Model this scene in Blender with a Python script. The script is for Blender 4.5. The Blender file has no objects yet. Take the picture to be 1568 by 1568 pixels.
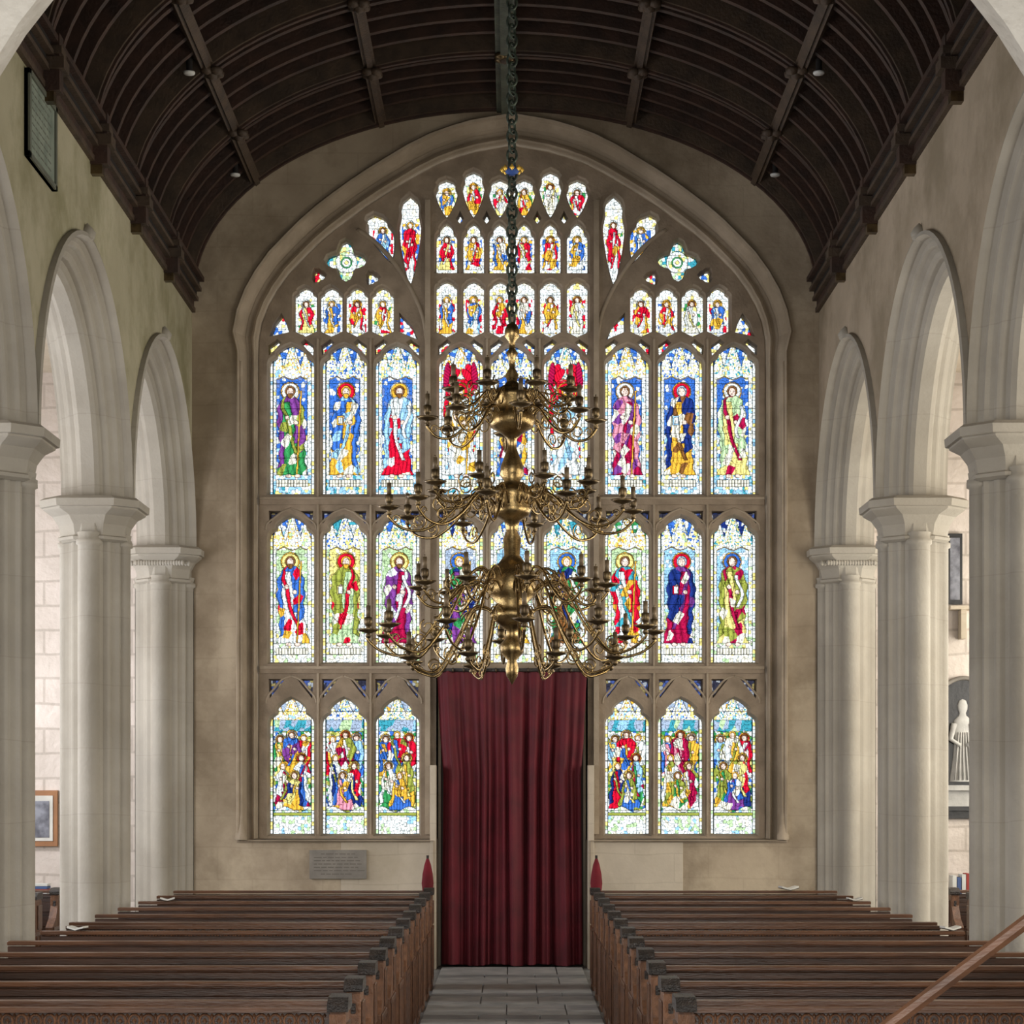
import bpy, math, random
import numpy as np
from mathutils import Vector, geometry
random.seed(3)
F=3200.0; H0=1231.0; EYE=2.07; D=23.36
XL=-3.65; XR=3.5
sc=bpy.context.scene
try:
    sc.view_settings.view_transform='Standard'
except Exception: pass
def PX(px,py,y):
    return ((px-800)*y/F, EYE+(H0-py)*y/F)
# ------------------------------------------------------------ materials
def newmat(n):
    m=bpy.data.materials.new(n); m.use_nodes=True
    nt=m.node_tree; b=nt.nodes['Principled BSDF']
    return m,nt,b
def N(nt,t,**k):
    n=nt.nodes.new(t)
    for a,v in k.items(): setattr(n,a,v)
    return n
def mat(name,c1,c2=None,rough=.8,metal=0,scale=3,detail=6,bump=.1,bscale=None,brick=None,stain=None,stretch=None,stain_amt=.6,stain_scale=.55,sheen=0):
    m,nt,b=newmat(name); L=nt.links
    b.inputs['Roughness'].default_value=rough; b.inputs['Metallic'].default_value=metal
    if sheen: b.inputs['Sheen Weight'].default_value=sheen; b.inputs['Sheen Tint'].default_value=(.8,.15,.2,1)
    g=N(nt,'ShaderNodeNewGeometry'); vec=g.outputs['Position']
    if stretch:
        mp=N(nt,'ShaderNodeMapping'); mp.inputs['Scale'].default_value=stretch
        L.new(vec,mp.inputs['Vector']); vec=mp.outputs[0]
    if c2 is None: c2=tuple(x*.75 for x in c1)
    no=N(nt,'ShaderNodeTexNoise'); no.inputs['Scale'].default_value=scale; no.inputs['Detail'].default_value=detail
    L.new(vec,no.inputs['Vector'])
    r=N(nt,'ShaderNodeValToRGB'); r.color_ramp.elements[0].position=.35; r.color_ramp.elements[1].position=.65
    r.color_ramp.elements[0].color=(*c2,1); r.color_ramp.elements[1].color=(*c1,1)
    L.new(no.outputs['Fac'],r.inputs['Fac']); col=r.outputs['Color']
    if stain:
        n2=N(nt,'ShaderNodeTexNoise'); n2.inputs['Scale'].default_value=stain_scale; n2.inputs['Detail'].default_value=9; n2.inputs['Roughness'].default_value=.66
        L.new(g.outputs['Position'],n2.inputs['Vector'])
        r2=N(nt,'ShaderNodeValToRGB'); r2.color_ramp.elements[0].position=.45; r2.color_ramp.elements[1].position=.62
        r2.color_ramp.elements[0].color=(0,0,0,1); r2.color_ramp.elements[1].color=(stain_amt,)*3+(1,)
        L.new(n2.outputs['Fac'],r2.inputs['Fac'])
        mx=N(nt,'ShaderNodeMix',data_type='RGBA'); mx.inputs[7].default_value=(*stain,1)
        L.new(r2.outputs['Color'],mx.inputs[0]); L.new(col,mx.inputs[6]); col=mx.outputs[2]
    if brick:
        w,h,amt,ms=brick
        sx=N(nt,'ShaderNodeSeparateXYZ'); L.new(g.outputs['Position'],sx.inputs[0])
        ad=N(nt,'ShaderNodeMath',operation='ADD'); L.new(sx.outputs[0],ad.inputs[0]); L.new(sx.outputs[1],ad.inputs[1])
        nz=N(nt,'ShaderNodeTexNoise'); nz.inputs['Scale'].default_value=1.1; L.new(g.outputs['Position'],nz.inputs['Vector'])
        zz=N(nt,'ShaderNodeMath',operation='MULTIPLY_ADD'); zz.inputs[1].default_value=.10; L.new(nz.outputs['Fac'],zz.inputs[0]); L.new(sx.outputs[2],zz.inputs[2])
        cb=N(nt,'ShaderNodeCombineXYZ'); L.new(ad.outputs[0],cb.inputs[0]); L.new(zz.outputs[0],cb.inputs[1])
        bt=N(nt,'ShaderNodeTexBrick'); bt.inputs['Scale'].default_value=1; bt.inputs['Brick Width'].default_value=w
        bt.inputs['Row Height'].default_value=h; bt.inputs['Mortar Size'].default_value=ms; bt.inputs['Mortar Smooth'].default_value=.6
        bt.inputs['Color1'].default_value=(1,1,1,1); bt.inputs['Color2'].default_value=(.86,.86,.84,1); bt.inputs['Mortar'].default_value=(.5,.48,.44,1)
        L.new(cb.outputs[0],bt.inputs['Vector'])
        m2=N(nt,'ShaderNodeMix',data_type='RGBA',blend_type='MULTIPLY'); m2.inputs[0].default_value=amt
        L.new(col,m2.inputs[6]); L.new(bt.outputs['Color'],m2.inputs[7]); col=m2.outputs[2]
    L.new(col,b.inputs['Base Color'])
    if bump:
        n3=N(nt,'ShaderNodeTexNoise'); n3.inputs['Scale'].default_value=bscale or scale*6; n3.inputs['Detail'].default_value=5
        L.new(vec,n3.inputs['Vector'])
        bp=N(nt,'ShaderNodeBump'); bp.inputs['Strength'].default_value=bump; bp.inputs['Distance'].default_value=.03
        L.new(n3.outputs['Fac'],bp.inputs['Height']); L.new(bp.outputs[0],b.inputs['Normal'])
    return m
M_west=mat('limewash_stone',(.50,.41,.295),(.39,.31,.22),scale=1.6,bump=.4,stain=(.22,.165,.105),stain_amt=.75,brick=(.8,.36,.16,.012),stain_scale=.7)
M_wallL=mat('plaster_green_stain',(.47,.43,.30),(.38,.345,.23),scale=1.3,bump=.3,stain=(.20,.185,.085),stain_amt=.75,stain_scale=.8)
M_wallR=mat('plaster_buff',(.45,.365,.27),(.37,.30,.215),scale=1.3,bump=.3,stain=(.22,.175,.11),stain_amt=.75,stain_scale=.8)
M_pier=mat('pier_granite',(.43,.395,.335),(.365,.335,.285),scale=2,bump=.15,bscale=30,brick=(8,.62,.22,.006),stain=(.29,.255,.20),stain_amt=.5)
M_aisle=mat('whitewashed_masonry',(.72,.64,.58),(.60,.53,.47),scale=2,bump=.5,brick=(.5,.28,.5,.02))
M_trac=mat('tracery_stone',(.34,.265,.19),(.24,.185,.13),scale=5,bump=.25)
M_hood=mat('window_moulding_stone',(.45,.365,.27),(.34,.275,.20),scale=3,bump=.25,stain=(.23,.18,.12),stain_scale=.8)
M_pale=mat('pale_ashlar',(.60,.52,.41),(.50,.43,.34),scale=2,bump=.2,brick=(.9,.34,.2,.01),stain=(.36,.30,.21))
M_near=mat('chancel_plaster',(.58,.54,.48),(.46,.42,.36),scale=3,bump=.5,bscale=12)
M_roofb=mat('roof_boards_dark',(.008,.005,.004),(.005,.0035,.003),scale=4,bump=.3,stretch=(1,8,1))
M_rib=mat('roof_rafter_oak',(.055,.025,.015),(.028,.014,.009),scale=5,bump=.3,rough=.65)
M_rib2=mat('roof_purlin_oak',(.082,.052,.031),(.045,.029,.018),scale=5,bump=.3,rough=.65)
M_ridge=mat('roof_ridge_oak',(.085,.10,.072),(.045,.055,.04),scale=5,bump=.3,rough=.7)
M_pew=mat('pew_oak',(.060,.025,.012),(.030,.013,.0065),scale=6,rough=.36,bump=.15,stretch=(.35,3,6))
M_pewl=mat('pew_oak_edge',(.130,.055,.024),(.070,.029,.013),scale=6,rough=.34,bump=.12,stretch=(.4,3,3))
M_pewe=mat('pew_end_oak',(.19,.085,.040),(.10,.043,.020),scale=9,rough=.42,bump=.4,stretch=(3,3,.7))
M_pewd=mat('pew_dark_carving',(.03,.02,.015),(.012,.009,.007),scale=14,rough=.38,bump=.6)
M_floor=mat('slate_floor',(.27,.28,.28),(.17,.18,.185),scale=3,rough=.45,bump=.15)
M_floor2=mat('slate_slab_edge',(.40,.40,.39),(.27,.28,.28),scale=4,rough=.5,bump=.15)
M_brass=mat('aged_brass',(.46,.32,.14),(.17,.115,.05),scale=14,rough=.26,metal=.95,bump=.1)
M_brassd=mat('tarnished_brass',(.17,.12,.06),(.065,.045,.026),scale=10,rough=.36,metal=.85,bump=.1)
M_iron=mat('chain_iron',(.05,.065,.045),(.02,.027,.02),scale=20,rough=.5,metal=.5)
M_candle=mat('candle_stub',(.20,.14,.08),(.11,.08,.045),rough=.5,metal=.4)
M_curt=mat('curtain_velvet',(.118,.003,.011),(.075,.002,.007),scale=4,rough=.75,bump=.1,sheen=.12)
M_red=mat('red_cloth',(.20,.007,.018),(.12,.004,.01),rough=.85)
M_slate=mat('stone_plaque',(.25,.225,.19),(.19,.17,.145),rough=.6,scale=6)
M_slated=mat('engraved_lines',(.14,.12,.10),rough=.7)
M_black=mat('black_marble',(.02,.02,.022),rough=.35)
M_white=mat('pale_relief_marble',(.50,.49,.46),(.38,.37,.35),rough=.5,scale=8)
M_frame=mat('orange_wood_frame',(.36,.16,.06),rough=.5)
M_green=mat('verdigris_board',(.28,.32,.26),(.17,.21,.17),scale=5)
M_lead=mat('frame_grey',(.14,.15,.115),rough=.6)
M_door=mat('door_oak',(.05,.03,.02),rough=.6)
M_paper=mat('paper',(.7,.68,.62),rough=.7)
M_b1=mat('book_red',(.35,.05,.04)); M_b2=mat('book_blue',(.07,.12,.28)); M_b3=mat('book_white',(.7,.7,.66))
M_lampm=mat('lamp_white',(.75,.75,.72),rough=.4)
M_photo=mat('engraving_print',(.28,.29,.33),(.10,.10,.12),scale=9)
M_blue=mat('blue_cloth',(.03,.08,.3)); M_gold=mat('gilt',(.8,.5,.08),rough=.3,metal=.6)
# ------------------------------------------------------------ builder
class MB:
    def __init__(s): s.v=[];s.f=[];s.m=[];s.mats=[];s.sm=[]
    def mi(s,m):
        if m not in s.mats: s.mats.append(m)
        return s.mats.index(m)
    def add(s,vs,fs,m,smooth=False):
        o=len(s.v); k=s.mi(m); s.v+= [tuple(p) for p in vs]
        for f in fs: s.f.append(tuple(i+o for i in f)); s.m.append(k); s.sm.append(smooth)
    def box(s,x0,x1,y0,y1,z0,z1,m):
        vs=[(x,y,z) for z in(z0,z1) for y in(y0,y1) for x in(x0,x1)]
        s.add(vs,[(0,2,3,1),(4,5,7,6),(0,1,5,4),(2,6,7,3),(0,4,6,2),(1,3,7,5)],m)
    def lathe(s,prof,c,n,m,sx=1,sy=1):
        vs=[];fs=[]
        for r,z in prof:
            for i in range(n):
                a=2*math.pi*i/n; vs.append((c[0]+r*sx*math.cos(a),c[1]+r*sy*math.sin(a),c[2]+z))
        for j in range(len(prof)-1):
            for i in range(n):
                fs.append((j*n+i,j*n+(i+1)%n,(j+1)*n+(i+1)%n,(j+1)*n+i))
        s.add(vs,fs,m,True)
    def tube(s,pts,rad,n,m,closed=False):
        P=[Vector(p) for p in pts]; vs=[];fs=[]; K=len(P); up=None
        for i,p in enumerate(P):
            if closed: t=P[(i+1)%K]-P[i-1]
            else: t=P[min(i+1,K-1)]-P[max(i-1,0)]
            t.normalize()
            if up is None:
                up=Vector((0,0,1)) if abs(t.z)<.9 else Vector((1,0,0))
            a=up-t*up.dot(t); a.normalize(); up=a; b=t.cross(a)
            r=rad[i] if isinstance(rad,(list,tuple)) else rad
            for k in range(n):
                w=2*math.pi*k/n; vs.append(p+a*(r*math.cos(w))+b*(r*math.sin(w)))
        for i in range(K if closed else K-1):
            j=(i+1)%K
            for k in range(n): fs.append((i*n+k,i*n+(k+1)%n,j*n+(k+1)%n,j*n+k))
        if not closed:
            fs.append(tuple(range(n))[::-1]); fs.append(tuple((K-1)*n+k for k in range(n)))
        s.add(vs,fs,m,True)
    def loft(s,rings,m,smooth=False,closed=True,caps=False):
        n=len(rings[0]); vs=[p for r in rings for p in r]; fs=[]
        for j in range(len(rings)-1):
            for i in range(n if closed else n-1):
                fs.append((j*n+i,j*n+(i+1)%n,(j+1)*n+(i+1)%n,(j+1)*n+i))
        if caps: fs.append(tuple(range(n))[::-1]); fs.append(tuple((len(rings)-1)*n+i for i in range(n)))
        s.add(vs,fs,m,smooth)
    def obj(s,name,parent=None,bevel=0,recenter=True,mesh_only=False,maxy=None):
        me=bpy.data.meshes.new(name)
        V=np.array(s.v,dtype=float)
        if maxy is not None: V[:,1]=np.minimum(V[:,1],maxy)
        c=np.zeros(3)
        if recenter:
            c=np.array([(V[:,0].min()+V[:,0].max())/2,(V[:,1].min()+V[:,1].max())/2,V[:,2].min()]); V=V-c
        me.from_pydata([tuple(p) for p in V],[],s.f)
        for m in s.mats: me.materials.append(m)
        me.polygons.foreach_set('material_index',s.m); me.polygons.foreach_set('use_smooth',s.sm)
        me.update()
        if mesh_only: return me
        o=bpy.data.objects.new(name,me); sc.collection.objects.link(o); o.location=c
        if parent: o.parent=parent
        if bevel:
            b=o.modifiers.new('bevel','BEVEL'); b.width=bevel; b.segments=2; b.limit_method='ANGLE'
        return o
def area(p): return .5*sum(p[i][0]*p[(i+1)%len(p)][1]-p[(i+1)%len(p)][0]*p[i][1] for i in range(len(p)))
def ccw(p): return list(p) if area(p)>0 else list(p)[::-1]
def offset(p,e):
    n=len(p); out=[]
    for i in range(n):
        a=Vector(p[i-1]);b=Vector(p[i]);c=Vector(p[(i+1)%n])
        d1=(b-a);d2=(c-b)
        if d1.length<1e-9: d1=d2
        if d2.length<1e-9: d2=d1
        d1=d1.normalized();d2=d2.normalized()
        n1=Vector((d1.y,-d1.x));n2=Vector((d2.y,-d2.x))
        k=max(.45,1+n1.dot(n2)); q=b+(n1+n2)*(e/k); out.append((q.x,q.y))
    return out
def inside(P,poly):
    P=np.asarray(P);x=P[:,0];y=P[:,1];r=np.zeros(len(P),bool);n=len(poly)
    for i in range(n):
        x1,y1=poly[i];x2,y2=poly[(i+1)%n]
        if y1==y2: continue
        c=((y1>y)!=(y2>y))&(x<(x2-x1)*(y-y1)/(y2-y1)+x1); r^=c
    return r
def fill(outer,holes):
    vs=[];ed=[]
    for c in [outer]+holes:
        o=len(vs); vs+=[Vector(q) for q in c]; ed+=[(o+i,o+(i+1)%len(c)) for i in range(len(c))]
    r=geometry.delaunay_2d_cdt(vs,ed,[],0,1e-6)
    V=r[0];T=r[2]
    C=np.array([[sum(V[i].x for i in t)/3,sum(V[i].y for i in t)/3] for t in T])
    ok=inside(C,outer)
    for h in holes: ok&=~inside(C,h)
    return [(v.x,v.y) for v in V],[t for t,k in zip(T,ok) if k]
def crom(P,n=6):
    out=[];P=[Vector(p) for p in P];Q=[P[0]*2-P[1]]+P+[P[-1]*2-P[-2]]
    for i in range(1,len(Q)-2):
        for k in range(n):
            t=k/n; a,b,c,d=Q[i-1],Q[i],Q[i+1],Q[i+2]
            out.append(.5*((2*b)+(c-a)*t+(2*a-5*b+4*c-d)*t*t+(3*b-a-3*c+d)*t**3))
    out.append(P[-1]); return out
# ------------------------------------------------------------ window contour
inner=[(390,560),(388,535),(383,508),(373,482),(360,459),(342,434),(320,411),(298,389),(275,369),(250,350),(225,332),(198,314),(170,297),(140,279),(110,264),(82,254),(55,246),(27,241),(0,236)]
YI=D+.34
def wcontour(e,door=True,plane=YI):
    R=[PX(800+a,b,plane) for a,b in inner]
    zb=PX(0,1309,plane)[1]
    path=[(R[0][0],zb)]+R
    L=[(-x,z) for x,z in path[::-1]][1:]
    p=path+L
    out=[]
    n=len(p)
    for i in range(n):
        a=Vector(p[max(i-1,0)]);c=Vector(p[min(i+1,n-1)]);t=(c-a).normalized(); nn=Vector((t.y,-t.x))
        if i==0 or i==n-1: nn=Vector((1 if i==0 else -1,0))
        w=1.0 if (i<2 or i>n-3) else 1.3
        q=Vector(p[i])+nn*e*w; out.append((q.x,q.y))
    if door:
        zb2=zb-.1*e; out[0]=(out[0][0],zb2); out[-1]=(out[-1][0],zb2)
        xd=.86+.15*e
        out+=[(-xd,zb2),(-xd,-.2),(xd,-.2),(xd,zb2)]
    return out
mb=MB()
prof=[(.25,0),(.25,-.05),(.235,-.07),(.215,-.06),(.21,-.01),(.195,.03),(.165,.10),(.15,.20),(.125,.22),(.105,.22),(.095,.17),(.075,.155),(.06,.17),(.055,.23),(.04,.30),(0,.36),(0,.6)]
c0=wcontour(.25)
outer=[(-8,-.35),(8,-.35),(8,10.4),(-8,10.4)]
V,T=fill(outer,[c0])
mb.add([(x,D,z) for x,z in V],T,M_west)
rings=[[(x,D+d,z) for x,z in wcontour(e)] for e,d in prof]
mb.loft(rings,M_hood,closed=True)
mb.obj('wall_west',recenter=False)
# ------------------------------------------------------------ tracery
T0=D+.38
def toM(pts): return [PX(a,b,T0) for a,b in pts]
def light(c,hw,ya,ys,yb,cusp=.22,vb=0):
    R=[(c+hw,yb),(c+hw,ys)]
    K=10
    for i in range(1,K):
        t=i/K; w=hw*(1-t**1.7)**.75-hw*cusp*math.exp(-((t-.42)/.13)**2)
        R.append((c+max(w,1.2),ys+(ya-ys)*t))
    pts=R+[(c,ya)]+[(2*c-x,y) for x,y in R[::-1]]
    if vb: pts.append((c,yb+vb))
    return pts
def lens(c,yt,yb,hw,sl=0):
    pts=[];K=14
    def W(t):
        return hw*math.sin(math.pi*t**(.62))**.8-hw*.22*math.exp(-((t-.24)/.06)**2)
    for i in range(K+1):
        t=i/K; w=W(t) if 0<t<1 else 0
        pts.append((c+w+sl*(t-.5),yt+(yb-yt)*t))
    for i in range(K-1,0,-1):
        t=i/K; pts.append((c-W(t)+sl*(t-.5),yt+(yb-yt)*t))
    return pts
def foil(cx,cy,r,n,a=.3,K=28,ph=0):
    return [(cx+r*(1-a+a*math.cos(n*(2*math.pi*i/K)+ph))*math.cos(2*math.pi*i/K),cy+r*(1-a+a*math.cos(n*(2*math.pi*i/K)+ph))*math.sin(2*math.pi*i/K)) for i in range(K)]
LX=[(456,34.5),(538.5,34.5),(621,34)]; MX=[(720,34),(801,34),(884,34)]; RX=[(980,34),(1063,34.5),(1146,35)]
lights=[]
i=0
for grp in (LX,MX,RX):
    for c,hw in grp:
        lights.append((light(c,hw,540,572,772,.16),'fig1',i,(c,hw,540,772)))
        lights.append((light(c,hw,808,842,1035,.16),'fig2',i,(c,hw,808,1035)))
        for s in(-1,1):
            lights.append(([(c+s*(hw-1),801),(c+s*14,801),(c+s*(hw-11),807),(c+s*(hw-2),818)],'deco',i,(c,hw,799,820)))
            lights.append(([(c+s*hw,543),(c+s*(hw-1),556),(c+s*(hw-9),548),(c+s*(hw-18),538),(c+s*(hw-13),534)],'tiny',i,(c,hw,530,560)))
        if grp is not MX:
            lights.append((light(c,hw,1092,1132,1303,.2),'scene',i,(c,hw,1092,1303)))
            for s in(-1,1):
                lights.append(([(c+s*(hw-1),1063),(c+s*12,1063),(c+s*(hw-15),1073),(c+s*(hw-2),1090)],'deco',i,(c,hw,1062,1100)))
        i+=1
k=20
for x,yt in((698,281),(740,268),(781,280)):
    for X in(x,1600-x):
        lights.append((lens(X,yt,340,17),'trac',k,(X,16,yt,340)));k+=1
        lights.append((light(X,16,349,375,427,.2),'trac',k,(X,16,349,427)));k+=1
        lights.append((light(X,16,440,452,519,.15,8),'trac',k,(X,16,440,527)));k+=1
for x in(719,760.5,839.5,881):
    lights.append(([(x,335),(x+5,345),(x,351),(x-5,345)],'tiny',k,(x,6,333,353)));k+=1
for s in(0,1):
    m=(lambda p:[(1600-a,b) for a,b in p]) if s else (lambda p:p)
    mc=(lambda c:1600-c) if s else (lambda c:c)
    lights.append((m(lens(641,306,446,17)),'trac',k,(mc(641),17,306,446)));k+=1
    lights.append((m(lens(598,336,410,19,sl=26)),'trac',k,(mc(598),20,336,410)));k+=1
    lights.append((m(foil(541,409,31,4,.22)),'foil',k,(mc(541),28,378,440)));k+=1
    for a,b in((498,433),(582,436)):
        lights.append((m(foil(a,b,10,3,.2,12)),'tiny',k,(mc(a),9,b-9,b+9)));k+=1
    for x in(478,518,558,598):
        lights.append((m(light(x,17,450,466,518,.2,8)),'trac',k,(mc(x),17,450,526)));k+=1
    lights.append((m([(424,527),(452,521),(447,505),(441,494),(430,508)]),'tiny',k,(mc(437),14,494,527)));k+=1
    lights.append((m([(625,493),(625,520),(652,532),(644,512)]),'tiny',k,(mc(637),14,493,532)));k+=1
win=bpy.data.objects.new('window_1',None); sc.collection.objects.link(win); win.location=(0,D+.4,0)
zt=PX(0,1046,T0)[1]; zb=PX(0,1309,T0)[1]-.02
oc=wcontour(.03,door=False)
oc=[(x,(zb if (i in(0,len(oc)-1)) else z)) for i,(x,z) in enumerate(oc)]
xd=.855
oc+=[(-xd,zb),(-xd,zt),(xd,zt),(xd,zb)]
holes=[ccw(toM(l[0])) for l in lights]
mb=MB()
def ex(h): return .024 if len(h)>6 else .010
hf=[offset(h,ex(h)) for h in holes]
V,T=fill(oc,hf)
mb.add([(x,D+.28,z) for x,z in V],T,M_trac)
for h in holes:
    e=ex(h)
    rs=[[(x,D+.28,z) for x,z in offset(h,e)],[(x,D+.30,z) for x,z in offset(h,e*.75)],[(x,D+.34,z) for x,z in offset(h,e*.6)],[(x,D+.38,z) for x,z in h],[(x,D+.48,z) for x,z in h]]
    mb.loft(rs,M_trac)
mb.box(-xd-.02,-xd,D+.28,D+.38,0,zt,M_trac); mb.box(xd,xd+.02,D+.28,D+.38,0,zt,M_trac)
def xw(px): return (px-800)*T0/F
for y0,y1 in((779,791),(1042,1053)):
    za=PX(0,y1,T0)[1];zc=PX(0,y0,T0)[1]
    for x0,x1 in(((408,1192),) if y0<1000 else ((408,683),(917,1192))):
        mb.box(xw(x0),xw(x1),D+.25,D+.3,za,zc,M_trac); mb.box(xw(x0),xw(x1),D+.235,D+.3,zc-.03,zc,M_hood)
for grp in (LX,MX,RX):
    for c,hw in grp:
        for yt,yb in(((800,822),(1061,1092)) if grp is not MX else ((800,822),)):
            for s in(-1,1):
                pts=[PX(c+s*a,b,T0) for a,b in((hw+5,yb+8),(hw+3,yb-2),(hw-7,yb-(yb-yt)*.45),(hw-20,yt+2),(0,yt-4))]
                pts=crom([(x,D+.285,z) for x,z in pts],4); mb.tube(pts,.014,5,M_hood)
for px in(669,931):
    mb.box(xw(px-4),xw(px+4),D+.22,D+.3,PX(0,1303,T0)[1],PX(0,318,T0)[1],M_hood)
for px in(498,580,761,843,1021,1104):
    mb.box(xw(px-1.5),xw(px+1.5),D+.255,D+.3,PX(0,1303 if (px<700 or px>920) else 1040,T0)[1],PX(0,533,T0)[1],M_hood)
for s in(-1,1):
    pts=[]
    for a,b in((669,545),(662,500),(648,465),(628,430),(605,400),(582,378),(560,362)):
        x,z=PX(a,b,T0); pts.append((x*(-s) if s==1 else x,D+.29,z))
    mb.tube(crom(pts,4),.028,8,M_hood)
o=mb.obj('stone_tracery',recenter=False); o.parent=win; o.location=(0,-D-.4,0)
# ------------------------------------------------------------ stained glass
def hsh(a,b,s): 
    v=np.sin(a*127.1+b*311.7+s*74.7)*43758.5453; return v-np.floor(v)
def voro(X,Y,sx,sy,s):
    gx=X/sx;gy=Y/sy;ix=np.floor(gx);iy=np.floor(gy)
    d1=np.full(X.shape,9.);d2=np.full(X.shape,9.);idv=np.zeros(X.shape)
    for a in(-1,0,1):
        for b in(-1,0,1):
            cx=ix+a;cy=iy+b
            px=cx+.15+.7*hsh(cx,cy,s);py=cy+.15+.7*hsh(cx,cy,s+5)
            d=np.hypot(px-gx,py-gy); n=d<d1
            d2=np.where(n,d1,np.minimum(d2,d)); idv=np.where(n,hsh(cx,cy,s+9),idv); d1=np.where(n,d,d1)
    return idv,(d2-d1)*min(sx,sy)
Wt=(.88,.94,.93);CRM=(.90,.87,.72);PB=(.34,.62,.88);BL=(.045,.16,.58);NV=(.015,.035,.20);RD=(.70,.008,.035);CR=(.40,.008,.06);GD=(.84,.46,.05);YL=(.93,.80,.26)
GR=(.04,.30,.09);OL=(.32,.36,.06);PU=(.20,.05,.27);SK=(.90,.68,.58);PK=(.82,.30,.40);TL=(.05,.34,.44);BR=(.24,.10,.03);LG=(.52,.73,.40);GYB=(.38,.47,.62)
def pick(r,pal):
    tot=sum(w for w,_ in pal);out=np.zeros(r.shape+(3,));acc=0
    for w,c in pal:
        m=(r>=acc/tot)&(r<=(acc+w)/tot); out[m]=c; acc+=w
    return out
F1=[(BL,Wt,PU,GR,OL,NV),(BL,RD,BL,GD,PB,GD),(BL,GD,PB,RD,Wt,BL),(RD,RD,Wt,Wt,CRM,PB),(BL,RD,GD,BL,CR,GD),(RD,RD,Wt,Wt,PB,GD),
    (BL,Wt,PK,CR,PU,YL),(BL,RD,NV,GD,BR,PB),(BL,Wt,LG,YL,CR,OL)]
F2=[(LG,YL,BL,Wt,RD,NV),(YL,RD,OL,LG,RD,YL),(LG,YL,PU,CR,Wt,RD),(GYB,BL,NV,PU,GR,GD),(PB,GR,OL,GD,BR,YL),(PB,BL,GR,BR,NV,RD),
    (LG,YL,RD,Wt,TL,CR),(PB,RD,NV,CR,PU,RD),(PB,BL,OL,YL,CR,RD)]
SC=[[(GR,YL),(RD,Wt),(PU,GD),(Wt,BL),(Wt,CR),(NV,GD)],[(RD,GD),(PB,BL),(OL,Wt),(Wt,NV),(RD,NV),(BL,PK)],[(BL,GD),(RD,Wt),(RD,BL),(OL,GD),(Wt,GR),(GD,BL)],0,0,0,
    [(PB,YL),(Wt,OL),(RD,GD),(PB,GR),(NV,RD),(OL,BL)],[(BL,PK),(GD,OL),(CR,PK),(Wt,GD),(CR,Wt),(OL,GR)],[(PB,OL),(RD,Wt),(Wt,GD),(RD,NV),(OL,GR),(BL,PU)]]
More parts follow.
